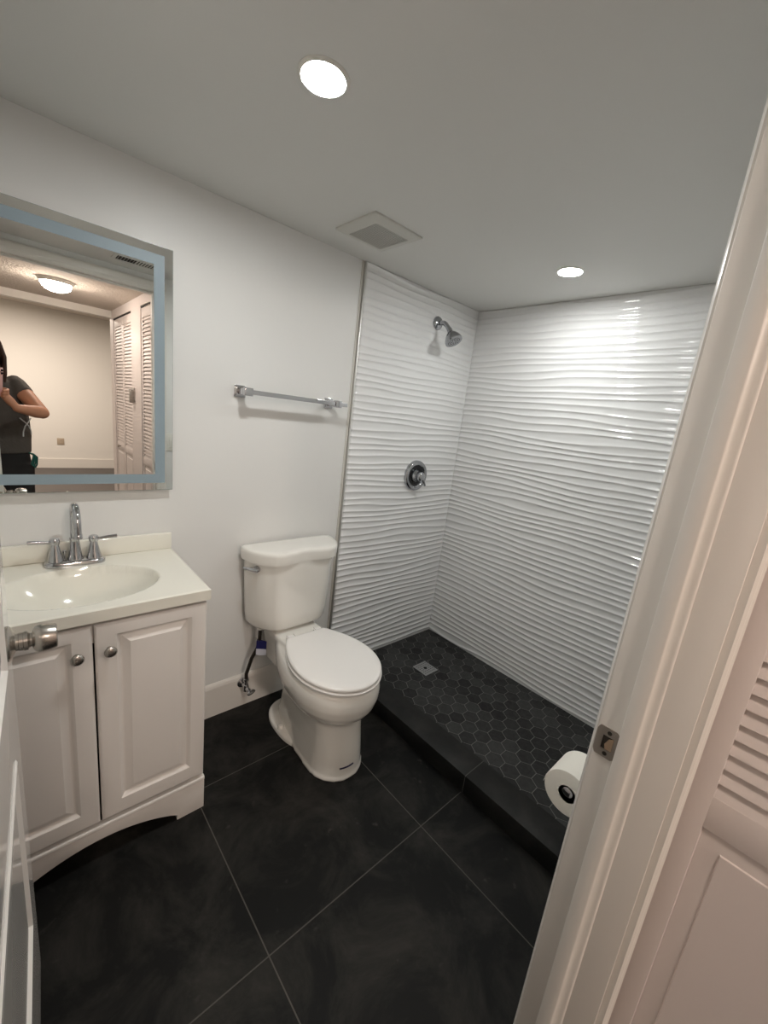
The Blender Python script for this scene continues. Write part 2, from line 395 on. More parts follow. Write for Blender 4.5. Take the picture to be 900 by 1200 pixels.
mb = MB(); mb.prism([(JX+a, YH-d) for a, d in prof], 2, 0, 2.034); mb.prism([(JL-a, YH-d) for a, d in prof], 2, 0, 2.034); mb.prism([(YH-d, 2.03+a) for a, d in prof], 0, JL-.06, JX+.058)
struct(mb.build('trim_casing_hall', M_TRIM, smooth=25))
# strike plate
sp = empty('strike_plate', (JX, .145, .94), 'brushed nickel strike plate screwed to the white door jamb', 'strike plate')
mb = MB(); zc, yc = .932, .1490; hw, hh = .0155, .0285
outer = [(yc-hw, zc-hh+.004), (yc-hw+.004, zc-hh), (yc+hw, zc-hh), (yc+hw+.0035, zc-hh+.008), (yc+hw+.0035, zc+hh-.008), (yc+hw, zc+hh), (yc-hw+.004, zc+hh), (yc-hw, zc+hh-.004)]
hole = [(yc-.010, zc-.013), (yc+.008, zc-.013), (yc+.008, zc+.013), (yc-.010, zc+.013)]
def plate_with_hole(mb, out, hol, x0, x1):
    t = bmesh.new(); vo = [t.verts.new((x0, *p)) for p in out]; vh = [t.verts.new((x0, *p)) for p in hol]
    eo = [t.edges.new((vo[i], vo[(i+1) % len(vo)])) for i in range(len(vo))]; eh = [t.edges.new((vh[i], vh[(i+1) % len(vh)])) for i in range(len(vh))]
    bmesh.ops.triangle_fill(t, edges=eo+eh, use_beauty=True)
    r = bmesh.ops.extrude_face_region(t, geom=t.faces[:]); bmesh.ops.translate(t, verts=[v for v in r['geom'] if isinstance(v, bmesh.types.BMVert)], vec=(x1-x0, 0, 0))
    mb.merge(t)
plate_with_hole(mb, outer, hole, JX-.0018, JX+.001); mb.build('plate', M_STRIKE, sp, smooth=30)
mb = MB(); mb.box((JX-.0004, yc-.010, zc-.013), (JX+.0006, yc+.008, zc+.013)); 
mb.build('latch_hole', M_DARKHOLE, sp, smooth=0)
mb = MB(); mb.prism([(yc-.0095, zc-.0125), (yc+.001, zc-.0125), (yc+.003, zc-.004), (yc-.002, zc+.009), (yc-.0095, zc+.0125)], 0, JX-.0012, JX+.0004); mb.build('bare_wood', M_WOOD, sp, smooth=0)
for dz in (-.0205, .0205):
    mb = MB(); mb.lathe([(.0038, 0), (.0036, .0006), (.001, .0004)], (JX-.0018, yc-.001, zc+dz), (-1, 0, 0), 14); mb.build('screw', M_DARKHOLE, sp)

# ------------------------------------------------------------------ bathroom door (open, seen along its face)
DL = .83; DY1 = 1.030; DXF = -.021; DANG = math.atan2(.045, .83)     # face leans left towards the hinge
def dpt(u, v, d):
    """u along the door from the free edge to the hinge, v height, d out of the face"""
    c, s = math.cos(DANG), math.sin(DANG)
    return (DXF - u*s + (d)*c, DY1 - u*c - d*s, v)
door = empty('door_bathroom', dpt(.415, 0, -.0175), 'glossy white two panel bathroom door standing open beside the vanity', 'door', kind='structure')
door.name = 'door_1'
mb = MB(); z0d, z1d = .010, 2.025
def door_face(side):
    d0 = 0 if side > 0 else -.035; sg = side
    fr = lambda u, v, d: dpt(u, v, d0 + sg*d)
    st = .115; pu0, pu1 = st, DL-st; rails = [(z0d, .285), (.715, .905), (1.90, z1d)]
    def q(u0, v0, u1, v1): mb._f([mb.bm.verts.new(fr(a, b, 0)) for a, b in ((u0, v0), (u1, v0), (u1, v1), (u0, v1))])
    q(0, z0d, st, z1d); q(pu1, z0d, DL, z1d)
    for a, b in rails: q(pu0, a, pu1, b)
    for v0, v1 in ((.285, .715), (.905, 1.90)):
        panel_front(mb, fr, pu1-pu0, v1-v0, [(0, 0), (.004, .003), (.010, .003), (.016, -.006), (.030, -.006), (.055, -.001), (.06, -.001)], pu0, v0)
door_face(1); door_face(-1)
for (a, b) in (((0, z0d), (0, z1d)), ((DL, z0d), (DL, z1d)), ((0, z0d), (DL, z0d)), ((0, z1d), (DL, z1d))):
    mb._f([mb.bm.verts.new(dpt(*p)) for p in ((a[0], a[1], 0), (b[0], b[1], 0), (b[0], b[1], -.035), (a[0], a[1], -.035))])
mb.build('leaf', M_DOOR, door, smooth=25)
kx = dpt(.067, .938, 0); nx = Vector(dpt(.067, .938, 1)) - Vector(kx)
for sgn, nm in ((1, 'knob'), (-1, 'knob')):
    o_ = Vector(kx) if sgn > 0 else Vector(dpt(.067, .938, -.035))
    mb = MB(); mb.lathe([(.0335, 0), (.0335, .003), (.031, .006), (.022, .0095), (.017, .012), (.0165, .0125), (.0165, .0165), (.0175, .0175), (.0175, .0235), (.0185, .0245), (.0185, .0305), (.015, .032), (.0135, .034), (.0135, .0365), (.019, .038), (.0235, .041), (.0262, .046), (.0268, .053), (.0255, .064), (.0232, .0735), (.0215, .075), (.018, .0755), (.0165, .0745), (.001, .0745)], o_, nx*sgn, 40)
    k = mb.build('knob', M_NICKEL, door, smooth=32)
t = MB(); t.loft([[dpt(-.0012, .938+dz, -.0175+dd) for dz, dd in ((-.028, -.0125), (-.028, .0125), (.028, .0125), (.028, -.0125))], [dpt(.001, .938+dz, -.0175+dd) for dz, dd in ((-.028, -.0125), (-.028, .0125), (.028, .0125), (.028, -.0125))]])
t.build('latch_plate', M_NICKEL, door, smooth=0)

# ------------------------------------------------------------------ vanity cabinet
VX0, VX1, VYF, VZ = -.164, .441, 1.237, .8155
cab = empty('vanity_cabinet', ((VX0+VX1)/2, 1.44, 0), 'white vanity cabinet with two raised panel doors and an arched base', 'vanity cabinet')
mb = MB()
mb.box((VX0, VYF, 0), (VX0+.016, YA-.002, VZ), .001); mb.box((VX1-.016, VYF, 0), (VX1, YA-.002, VZ), .001)
mb.box((VX0+.016, VYF, .745), (VX1-.016, VYF+.018, VZ)); mb.box((VX0+.016, YA-.014, .1), (VX1-.016, YA-.003, VZ))
for xx in (VX0+.016, VX1-.046): mb.box((xx, VYF, .13), (xx+.03, VYF+.018, .745))
mb.mi = 1; mb.box((VX0+.016, VYF+.004, .125), (VX1-.016, YA-.014, .14)); mb.box((VX0+.017, VYF+.30, .14), (VX1-.017, VYF+.302, .74)) ; mb.box((VX0+.016, VYF+.02, .14), (VX0+.018, YA-.014, .74)); mb.box((VX1-.018, VYF+.02, .14), (VX1-.016, YA-.014, .74))
mb.build('carcass', [M_CAB, M_CABIN], cab, smooth=30)
# arched apron
mb = MB(); xm = (VX0+VX1)/2; hwid = (VX1-VX0)/2
out = [(VX0-.001, 0), (VX0+.088, 0), (VX0+.088, .02), (VX0+.110, .033)]
for i in range(1, 24):
    u = -1+2*i/24; out.append((xm+u*(hwid-.110), .033+.048*(1-u*u)))
out += [(VX1-.110, .033), (VX1-.088, .02), (VX1-.088, 0), (VX1+.001, 0), (VX1+.001, .135), (VX0-.001, .135)]
mb.prism(out, 1, VYF-.016, VYF+.002, .0012)
mb.box((VX0-.001, VYF-.022, .122), (VX1+.001, VYF-.010, .136), .004)
mb.build('apron', M_CAB, cab, smooth=35)
def vanity_door(x0, x1, knobx):
    z0, z1 = .148, .804
    mb = MB(); fr = lambda u, v, d: (x0+u, VYF-.001-d, z0+v); w_, h_ = x1-x0, z1-z0
    fu0, fv0, fu1, fv1 = .050, .054, w_-.046, h_-.036
    loops = [(0, 0, w_, h_, 0), (0, 0, w_, h_, .012), (.004, .004, w_-.004, h_-.004, .0165), (.007, .007, w_-.007, h_-.007, .0175), (.010, .010, w_-.010, h_-.010, .018)]
    for i, d in ((0, .018), (.004, .0145), (.009, .0085), (.011, .0075), (.014, .0075), (.032, .0155), (.0335, .0168), (.035, .017)):
        loops.append((fu0+i, fv0+i, fu1-i, fv1-i, d))
    RR = [[mb.bm.verts.new(fr(*p, l[4])) for p in ((l[0], l[1]), (l[2], l[1]), (l[2], l[3]), (l[0], l[3]))] for l in loops]
    for p_, q_ in zip(RR, RR[1:]):
        for i in range(4): mb._f((p_[i], p_[(i+1) % 4], q_[(i+1) % 4], q_[i]))
    mb._f(RR[-1]); mb._f(RR[0][::-1])
    d = mb.build('door', M_CAB, cab, smooth=20)
    mb = MB(); mb.lathe([(.0075, 0), (.0065, .004), (.0055, .010), (.008, .013), (.0135, .0155), (.0158, .019), (.0155, .022), (.012, .0255), (.006, .0268), (.0005, .027)], (knobx, VYF-.019, .727), (0, -1, 0), 28)
    k = mb.build('knob', M_NICKEL, d, smooth=50)
vanity_door(VX0+.001, .1365, .100); vanity_door(.1415, VX1-.003, .174)

# ------------------------------------------------------------------ sink top
KX0, KX1, KY0, KZ = -.172, .447, 1.214, .852
top = empty('sink_top', ((KX0+KX1)/2, 1.43, VZ), 'cream cultured marble sink top with an oval basin on the vanity', 'sink top')
mb = MB(); nx_, ny_ = 120, 84
bcx, bcy, ba, bb = .139, 1.405, .205, .146
def topz(x, y):
    e = math.hypot((x-bcx)/ba, (y-bcy)/bb)
    z = KZ
    if e < 1.0: z -= .005 + .118*(1-e**2.6)*1.0 if e < .97 else .005*((1-e)/.03)
    if e < .97: pass
    m = min(x-KX0, KX1-x, y-KY0)
    if m < .006: z -= .0025*(1-m/.006)**2
    return z
G = [[mb.bm.verts.new((KX0+(KX1-KX0)*i/nx_, KY0+(YA-.002-KY0)*j/ny_, topz(KX0+(KX1-KX0)*i/nx_, KY0+(YA-.002-KY0)*j/ny_))) for i in range(nx_+1)] for j in range(ny_+1)]
for j in range(ny_):
    for i in range(nx_): mb._f((G[j][i], G[j][i+1], G[j+1][i+1], G[j+1][i]))
def skirt(row):
    a = [mb.bm.verts.new((v.co.x, v.co.y, VZ+.001)) for v in row]
    for i in range(len(row)-1): mb._f((row[i], row[i+1], a[i+1], a[i]))
    return a
s1 = skirt(G[0]); s2 = skirt(G[-1]); s3 = skirt([g[0] for g in G]); s4 = skirt([g[-1] for g in G])
slab_o = mb.build('slab', M_TOP, top, smooth=50); 
mb = MB(); mb.box((KX0, YA-.022, KZ-.001), (KX1, YA-.002, .915), .005, 3); mb.build('backsplash', M_TOP, top)
mb = MB(); mb.lathe([(.023, 0), (.023, .002), (.019, .004), (.017, .002), (.001, .0015)], (bcx, bcy, KZ-.1225), (0, 0, 1), 24); mb.build('drain', M_CHROME, top)

# ------------------------------------------------------------------ faucet
FX, FY = .143, 1.592
fa = empty('faucet', (FX, FY, KZ), 'chrome two handle bathroom faucet with a tall curved spout on the sink top', 'faucet')
def stadium(cx, cy, hx, r, z, n=12):
    pts = []
    for k in range(n+1): a = -PI/2+PI*k/n; pts.append((cx+hx+r*math.cos(a), cy+r*math.sin(a), z))
    for k in range(n+1): a = PI/2+PI*k/n; pts.append((cx-hx+r*math.cos(a), cy+r*math.sin(a), z))
    return pts
mb = MB(); mb.loft([stadium(FX, FY, .055, .027, KZ+.0004), stadium(FX, FY, .055, .027, KZ+.010), stadium(FX, FY, .055, .0245, KZ+.0145), stadium(FX, FY, .055, .020, KZ+.017)])
mb.build('base_plate', M_CHROME, fa, smooth=40)
mb = MB(); mb.lathe([(.0215, 0), (.021, .006), (.0185, .015), (.0155, .04), (.0135, .062), (.013, .068), (.0142, .070), (.0142, .0735), (.012, .0755), (.001, .0755)], (FX, FY, KZ+.016), (0, 0, 1), 36)
pts = [(FX, FY, KZ+.088)]; rads = [.0112]
for k in range(0, 15):
    a = PI*k/14*1.02
    pts.append((FX, FY-.052+.052*math.cos(a), KZ+.155+.052*math.sin(a))); rads.append(.0110-.0012*k/14)
pts.append((FX, FY-.105, KZ+.128)); rads.append(.0098)
sp_ = mb.tube(pts, rads, 20)
mb.lathe([(.0112, 0), (.0112, .013), (.010, .0145)], (FX, FY-.105, KZ+.118), (0, 0, 1), 24)
mb.build('spout', M_CHROME, fa, smooth=40)
for s in (-1, 1):
    hx = FX + s*.0508
    mb = MB(); mb.lathe([(.0225, 0), (.0215, .006), (.0175, .02), (.0135, .04), (.0112, .052), (.0105, .055), (.0125, .0565), (.0138, .063), (.0145, .070), (.012, .0755), (.006, .078), (.0005, .0785)], (hx, FY, KZ+.016), (0, 0, 1), 32)
    h = mb.build('handle', M_CHROME, fa, smooth=40)
    mb = MB(); mb.tube([(hx+s*.010, FY-.001, KZ+.080), (hx+s*.02, FY-.001, KZ+.081), (hx+s*.04, FY-.002, KZ+.083), (hx+s*.066, FY-.004, KZ+.085), (hx+s*.067, FY-.004, KZ+.085)], [.0048, .0052, .0064, .0072, .004], 14, flat=.95)
    mb.build('lever', M_CHROME, h, smooth=40)
mb = MB(); mb.lathe([(.003, 0), (.003, .02), (.0055, .021), (.0055, .028), (.002, .030)], (FX-.027, FY+.012, KZ+.016), (0, 0, 1), 14); mb.build('lift_rod', M_CHROME, fa)

# ------------------------------------------------------------------ mirror
MX0, MX1, MZ0, MZ1, MY = -.163, .447, 1.086, 1.891, 1.627
mir = empty('wall_mirror', ((MX0+MX1)/2, YA, MZ0), 'rectangular mirror with a frosted light band hung above the sink', 'mirror')
mb = MB(); mb.box((MX0+.02, MY+.0065, MZ0+.02), (MX1-.02, YA-.0005, MZ1-.02)); mb.build('backing', M_MEDGE, mir, smooth=0)
mb = MB(); mb.box((MX0, MY+.0005, MZ0), (MX1, MY+.0065, MZ1)); mb.build('glass_edge', M_MEDGE, mir, smooth=0)
mb = MB(); mb._f([mb.bm.verts.new(p) for p in ((MX0+.001, MY, MZ0+.001), (MX1-.001, MY, MZ0+.001), (MX1-.001, MY, MZ1-.001), (MX0+.001, MY, MZ1-.001))]); gl = mb.build('glass', M_MIRROR, mir, smooth=0, recalc=False); fix_normals(gl, (0, -1, 0))
def rect_ring(mb, i0, i1, y):
    a = [(MX0+i0, y, MZ0+i0), (MX1-i0, y, MZ0+i0), (MX1-i0, y, MZ1-i0), (MX0+i0, y, MZ1-i0)]
    b = [(MX0+i1, y, MZ0+i1), (MX1-i1, y, MZ0+i1), (MX1-i1, y, MZ1-i1), (MX0+i1, y, MZ1-i1)]
    A = [mb.bm.verts.new(p) for p in a]; B = [mb.bm.verts.new(p) for p in b]
    for i in range(4): mb._f((A[i], A[(i+1) % 4], B[(i+1) % 4], B[i]))
mb = MB(); rect_ring(mb, .026, .058, MY-.0004); bnd = mb.build('frosted_band', M_FROST, mir, smooth=0, recalc=False); fix_normals(bnd, (0, -1, 0))

# ------------------------------------------------------------------ toilet
TXC = .947
def T(u, v, z): return (TXC+u, YA-v, z)
toi = empty('toilet', T(0, .35, 0), 'white two piece toilet with closed lid beside the shower curb', 'toilet')
def egg(vb, vf, hw, z, n=40, vw=None, pw=2.0, backw=.5):
    """outline: front half ellipse, rear tapering to backw*hw"""
    vw = vw if vw is not None else vf-hw*1.15
    pts = []
    for k in range(n+1):                       # front half from +u to -u
        a = PI*k/n; c, s = math.cos(a), math.sin(a)
        pts.append(T(hw*math.copysign(abs(c)**(2/pw), c), vw+(vf-vw)*abs(s)**(2/pw), z))
    m = 14
    for k in range(1, m+1):                    # left side to the back
        t = k/m; pts.append(T(-hw*(1-(1-backw)*t*t), vw+(vb-vw)*t, z))
    for k in range(m, 0, -1):
        t = k/m; pts.append(T(hw*(1-(1-backw)*t*t), vw+(vb-vw)*t, z))
    return pts
mb = MB()
# pedestal: flat sides, round front
ped = [(0, .15, .652, .122, .55), (.012, .15, .652, .122, .55), (.02, .155, .646, .116, .55), (.10, .16, .640, .108, .5), (.18, .17, .630, .105, .5), (.235, .17, .624, .107, .5), (.27, .16, .632, .116, .6), (.30, .15, .64, .13, .7)]
mb.loft([egg(vb, vf, hw, z, vw=vf-hw*1.05, backw=bw) for z, vb, vf, hw, bw in ped])
# bowl
bowl = [(.235, .20, .610, .095, .7), (.250, .20, .628, .118, .7), (.265, .20, .645, .140, .7), (.285, .19, .664, .159, .66), (.31, .18, .679, .173, .62), (.345, .17, .688, .181, .6), (.375, .17, .688, .182, .6), (.40, .17, .682, .178, .6), (.415, .17, .672, .168, .6), (.419, .17, .655, .150, .6)]
mb.loft([egg(vb, vf, hw, z, vw=.47, backw=bw) for z, vb, vf, hw, bw in bowl])
# tank deck and neck
def rrect(u, v0, v1, z, r=.03, n=6):
    pts = []
    for cx, cy, a0 in ((u-r, v1-r, 0), (-u+r, v1-r, PI/2), (-u+r, v0+r, PI), (u-r, v0+r, 1.5*PI)):
        for k in range(n+1): a = a0+PI/2*k/n; pts.append(T(cx+r*math.cos(a), cy+r*math.sin(a), z))
    return pts
mb.loft([rrect(.085, .03, .36, .25), rrect(.092, .03, .36, .31), rrect(.104, .025, .34, .38), rrect(.110, .022, .33, .412), rrect(.110, .024, .32, .432), rrect(.104, .028, .31, .438)])
bw_o = mb.build('bowl', M_CHINA, toi, smooth=60); remesh(bw_o, .0055, 9, .5)
# foot flange with bolt caps
def foot(z, i, n=48):
    return [T((.129-i)*math.copysign(abs(math.cos(2*PI*k/n))**.8, math.cos(2*PI*k/n)), .265+(.175-i)*math.copysign(abs(math.sin(2*PI*k/n))**.8, math.sin(2*PI*k/n)), z) for k in range(n)]
mb = MB(); mb.loft([foot(0, 0), foot(.014, 0), foot(.020, .004), foot(.0225, .012)])
ff = mb.build('foot', M_CHINA, toi, smooth=50)
for s in (-1, 1):
    mb = MB(); mb.lathe([(.014, 0), (.014, .008), (.011, .016), (.005, .019), (.0005, .0195)], T(s*.112, .27, .020), (0, 0, 1), 20); mb.build('bolt_cap', M_CHINA, toi)
# strip of blue tape on the foot
mb = MB(); rr = []
for k in range(7):
    u = -.048+.061*k/6; hw = .112
    rr.append((u, .524+.118*math.sqrt(1-(u/hw)**2), .055+.003*k/6))
A = [mb.bm.verts.new(T(u, v+.0035, z)) for u, v, z in rr]; B = [mb.bm.verts.new(T(u, v+.0032, z+.0055)) for u, v, z in rr]; A2 = [mb.bm.verts.new(T(u, v-.006, z)) for u, v, z in rr]; B2 = [mb.bm.verts.new(T(u, v-.006, z+.0055)) for u, v, z in rr]
for i in range(6):
    mb._f((A[i], A[i+1], B[i+1], B[i])); mb._f((A2[i], A2[i+1], A[i+1], A[i])); mb._f((B[i], B[i+1], B2[i+1], B2[i]))
mb.build('blue_tape', M_TAPE, toi, smooth=60)['label'] = 'dark blue tape mark'
def seat_ring(z, ins, vb=.245):
    return egg(vb+ins*.5, .690-ins, .180-ins, z, vw=.475, backw=.55)
mb = MB(); mb.loft([seat_ring(.4215, .006), seat_ring(.4235, .001), seat_ring(.432, 0), seat_ring(.4335, .003), seat_ring(.4345, .012)]); mb.build('seat', M_SEAT, toi, smooth=50)
mb = MB(); mb.loft([seat_ring(.4385, .012, .24), seat_ring(.4395, .005, .24), seat_ring(.448, .003, .24), seat_ring(.4525, .006, .24), seat_ring(.4545, .014, .24), seat_ring(.4555, .03, .24), seat_ring(.456, .08, .24)]); lid = mb.build('lid', M_SEAT, toi, smooth=50)
for s in (-1, 1):
    mb = MB(); mb.box(T(s*.070-.016, .226, .434), T(s*.070+.016, .262, .450), .005); mb.build('hinge', M_SEAT, toi)
# tank
def tank_ring(z, hw, vf, vb=.022, dip=.0, cr=.60, n=24):
    """rounded serpentine front"""
    pts = []; u1 = hw*(1-cr); k = 0
    us = [hw*math.sin(PI/2*i/n) for i in range(-n, n+1)]
    for u in us:
        a = abs(u)
        if a <= u1: v = vf
        else: v = vb+.018+(vf-vb-.018)*math.sqrt(max(0, 1-((a-u1)/(hw-u1))**2.3))
        v -= dip*math.exp(-(u/(.30*hw))**2)
        pts.append(T(u, v, z))
    pts += [T(hw-.004, vb+.006, z), T(hw-.012, vb, z), T(-hw+.012, vb, z), T(-hw+.004, vb+.006, z)]
    return pts
mb = MB(); mb.loft([rrect(.10, .035, .15, .4385), rrect(.10, .035, .15, .4585)]); mb.loft([tank_ring(.458, .175, .165), tank_ring(.462, .187, .178), tank_ring(.475, .195, .183), tank_ring(.52, .201, .186), tank_ring(.65, .209, .188), tank_ring(.7795, .2135, .189)])
tk = mb.build('tank', M_CHINA, toi, smooth=45)
mb = MB(); mb.loft([tank_ring(.7785, .224, .199, dip=.014), tank_ring(.7795, .2295, .206, dip=.017), tank_ring(.816, .2315, .210, dip=.018), tank_ring(.826, .230, .208, dip=.018), tank_ring(.8305, .2265, .2045, .025, .018), tank_ring(.833, .219, .197, .03, .017), tank_ring(.8338, .20, .17, .04, .014)])
mb.build('tank_lid', M_CHINA, toi, smooth=50)
# flush lever on the rounded front left
lx, lv, lz = -.196, .128, .752
ln = Vector((-.80, -.60, 0)).normalized(); lo_ = Vector(T(lx, lv, lz))
mb = MB(); mb.lathe([(.0150, -.006), (.0150, .006), (.012, .010), (.0005, .011)], lo_, ln, 20)
lv_ = mb.build('flush_lever', M_CHROME, toi)
ltn = Vector((-.60, .80, 0))
mb = MB(); mb.tube([lo_+ln*.010+ltn*-.012, lo_+ln*.013+ltn*-.010, lo_+ln*.016+ltn*.01+Vector((0, 0, .001)), lo_+ln*.017+ltn*.035+Vector((0, 0, .002)), lo_+ln*.016+ltn*.050+Vector((0, 0, .002)), lo_+ln*.016+ltn*.0515+Vector((0, 0, .002))], [.007, .0125, .0105, .0088, .0090, .004], 14, flat=.8); mb.build('arm', M_CHROME, lv_)

# ------------------------------------------------------------------ water supply
ws = empty('water_supply', (.757, YA-.014, .12), 'chrome shutoff valve with dark braided hose under the toilet tank', 'water valve')
vy = YA-.014; vc = Vector((.760, vy-.045, .128))
mb = MB(); mb.lathe([(.024, 0), (.023, .004), (.012, .008), (.0085, .010), (.0085, .045)], (.760, vy, .128), (0, -1, 0), 24); mb.build('escutcheon', M_CHROME, ws)
mb = MB(); mb.lathe([(.012, -.016), (.012, .016), (.009, .018), (.009, .036), (.0125, .037), (.0125, .048), (.008, .050)], vc, (0, 0, 1), 18); mb.lathe([(.0095, 0), (.0095, .024), (.006, .026), (.006, .032)], vc, (.25, -1, -.18), 16)
body = mb.build('valve_body', M_CHROME, ws)
hd = vc + Vector((.25, -1, -.18)).normalized()*.034
mb = MB(); z_ = Vector((.25, -1, -.18)).normalized(); x_ = z_.cross(Vector((0, 0, 1))).normalized(); y_ = z_.cross(x_)
mb.loft([[hd + z_*h + x_*math.cos(2*PI*j/28)*a + y_*math.sin(2*PI*j/28)*b for j in range(28)] for h, a, b in ((-.003, .006, .005), (0, .020, .011), (.004, .0225, .0125), (.009, .021, .0115), (.011, .014, .007))])
mb.build('valve_handle', M_CHROME, body)
mb = MB(); mb.tube([vc+Vector((0, 0, .045)), vc+Vector((-.001, -.001, .075)), vc+Vector((.006, -.004, .105)), (.778, vy-.055, .285), (.797, vy-.066, .335), (.804, vy-.07, .375), (.804, vy-.07, .434)], [.0085]*7, 12)
hose = mb.build('hose', M_HOSE, ws, smooth=60)
mb = MB(); mb.lathe([(.008, 0), (.015, .004), (.015, .020), (.011, .024)], (.804, vy-.07, .431), (0, 0, 1), 12); mb.build('coupling', M_PLASTIC, ws, smooth=30)
def tagbox(z0, z1, m, nm):
    mb = MB(); c = Vector((.801, vy-.072, 0)); a = Vector((.80, -.60, 0)); b = Vector((.6, .8, 0))
    mb.loft([[c+a*sx+b*sy+Vector((0, 0, z)) for sx, sy in ((-.010, -.0100), (.036, -.0100), (.036, -.0085), (-.010, .0100))] for z in (z0, z1)])
    return mb.build(nm, m, hose, smooth=0)
tagbox(.340, .380, M_TAGB, 'blue_tag')['label'] = 'dark blue paper tag'
tagbox(.308, .340, M_TAGW, 'white_tag')['label'] = 'white paper tag'

# ------------------------------------------------------------------ towel bar
tb = empty('towel_bar', (.94, YA, 1.468), 'chrome towel bar on the white wall above the toilet', 'towel bar')
bz, by = 1.474, YA-.080
for px_ in (.700, 1.125):
    mb = MB(); mb.box((px_-.023, YA-.008, bz-.023), (px_+.023, YA-.0003, bz+.023), .002); mb.box((px_-.019, YA-.014, bz-.019), (px_+.019, YA-.008, bz+.019), .0015)
    mb.box((px_-.012, by+.004, bz-.012), (px_+.012, YA-.013, bz+.012), .0015); mb.box((px_-.016, by-.012, bz-.015), (px_+.016, by+.012, bz+.015), .0015)
    mb.build('bracket', M_CHROME, tb, smooth=30)
mb = MB(); mb.box((.702, by-.0085, bz-.0085), (1.174, by+.0085, bz+.0085), .001); mb.build('bar', M_CHROME, tb, smooth=30)

# ------------------------------------------------------------------ shower head
YT = YA-.0135
sh = empty('overhead_shower', (1.79, YT, 1.976), 'chrome shower head on a bent arm high on the wavy tile', 'shower head')
mb = MB(); mb.lathe([(.035, -.004), (.035, .003), (.031, .008), (.018, .012), (.013, .014), (.0115, .016)], (1.79, YT, 1.976), (0, -1, 0), 32); mb.build('flange', M_SHCHROME, sh)
arm_pts = [(1.79, YT, 1.976), (1.79, YT-.030, 1.976), (1.79, YT-.045, 1.974), (1.79, YT-.058, 1.967), (1.79, YT-.070, 1.956), (1.79, YT-.088, 1.938)]
mb = MB(); mb.tube(arm_pts, .0122, 18); mb.build('arm', M_SHCHROME, sh)
ax = Vector((.05, -.55, -.83)).normalized(); h0 = Vector(arm_pts[-1])
mb = MB(); mb.lathe([(.0125, -.006), (.0135, -.004), (.0135, .006), (.0125, .008)], h0, (0, -.71, -.71), 18)
mb.lathe([(.010, .0), (.0145, .006), (.0145, .018), (.0165, .019), (.024, .026), (.036, .041), (.0445, .058), (.047, .066), (.047, .074), (.044, .077), (.036, .0765), (.001, .0755)], h0, ax, 36); hd_ = mb.build('head', M_SHCHROME, sh, smooth=40)
mb = MB()
u_ = ax.orthogonal().normalized(); v_ = ax.cross(u_)
for ring, cnt in ((.012, 8), (.022, 14), (.031, 20)):
    for k in range(cnt): a = 2*PI*k/cnt; mb.ball(h0+ax*.0765+u_*math.cos(a)*ring+v_*math.sin(a)*ring, .0019, n=8)
mb.build('nozzles', M_BLACK, hd_, smooth=60)['kind'] = 'stuff'

# ------------------------------------------------------------------ shower valve
sv = empty('shower_valve', (1.777, YT, 1.130), 'round chrome shower valve plate with lever handle on the wavy tile', 'shower valve')
o_ = (1.777, YT, 1.130)
mb = MB(); mb.lathe([(.090, -.006), (.090, .004), (.087, .011), (.081, .0155), (.074, .0165), (.067, .014), (.062, .008), (.060, .004), (.001, .004)], o_, (0, -1, 0), 48); mb.build('plate', M_SHCHROME, sv, smooth=40)
mb = MB(); mb.lathe([(.0595, .0042), (.056, .0055), (.048, .0065), (.040, .0062), (.038, .0045)], o_, (0, -1, 0), 48); mb.build('recess_shade_ring', M_RECESS, sv, smooth=40)  # added ring whose dark colour paints in the shade of the plate's recess
mb = MB(); mb.lathe([(.038, .004), (.036, .016), (.030, .022), (.028, .034), (.0285, .046), (.026, .054), (.018, .060), (.0005, .062)], o_, (0, -1, 0), 32); hdl = mb.build('handle', M_SHCHROME, sv, smooth=40)
mb = MB(); mb.tube([(1.783, YT-.046, 1.122), (1.796, YT-.050, 1.104), (1.812, YT-.050, 1.080), (1.815, YT-.050, 1.075)], [.014, .0135, .011, .005], 14, flat=.7); mb.build('lever', M_SHCHROME, hdl)

# ------------------------------------------------------------------ drain
dr = empty('shower_drain', (1.762, 1.336, ZS), 'square steel drain cover in the dark hexagon tiles', 'drain')
def rot2(x, y, a): return (x*math.cos(a)-y*math.sin(a), x*math.sin(a)+y*math.cos(a))
mb = MB(); mb.box((1.762-.053, 1.336-.053, ZS-.004), (1.762+.053, 1.336+.053, ZS+.0025), .001); mb.build('plate', M_GRATE, dr)
mb = MB()
for i in range(6):
    for j in range(6):
        if (i in (2, 3) and j in (2, 3)): continue
        x = 1.762-.0375+.015*i; y = 1.336-.0375+.015*j; mb.box((x-.004, y-.0017, ZS+.002), (x+.004, y+.0017, ZS+.0029))
mb.lathe([(.011, 0), (.011, .0012), (.008, .0014)], (1.762, 1.336, ZS+.0022), (0, 0, 1), 18)
mb.build('slots', M_BLACK, dr, smooth=0)

# ------------------------------------------------------------------ ceiling lights, vents
def downlight(x, y, label, m):
    t = empty('recessed_light', (x, y, ZC), label, 'ceiling light', 'recessed ceiling lights')
    mb = MB(); mb.lathe([(.0445, -.0005), (.0455, .0025), (.048, .0045), (.053, .0035), (.056, .001), (.056, -.0005)], (x, y, ZC), (0, 0, -1), 48); mb.build('trim_ring', M_PLASTIC, t)
    mb = MB(); mb.lathe([(.046, .0006), (.046, .0022), (.0005, .0026)], (x, y, ZC), (0, 0, -1), 40); mb.build('lens', m, t)
downlight(.545, .920, 'lit recessed ceiling light over the toilet side, nearest the camera', M_LED)
downlight(1.779, .932, 'lit recessed ceiling light above the shower', M_LED2)
vt = empty('ceiling_vent', (1.10, 1.375, ZC), 'square white exhaust fan grille on the ceiling above the toilet', 'vent')
vx, vyy, hv = 1.098, 1.372, .118
mb = MB()
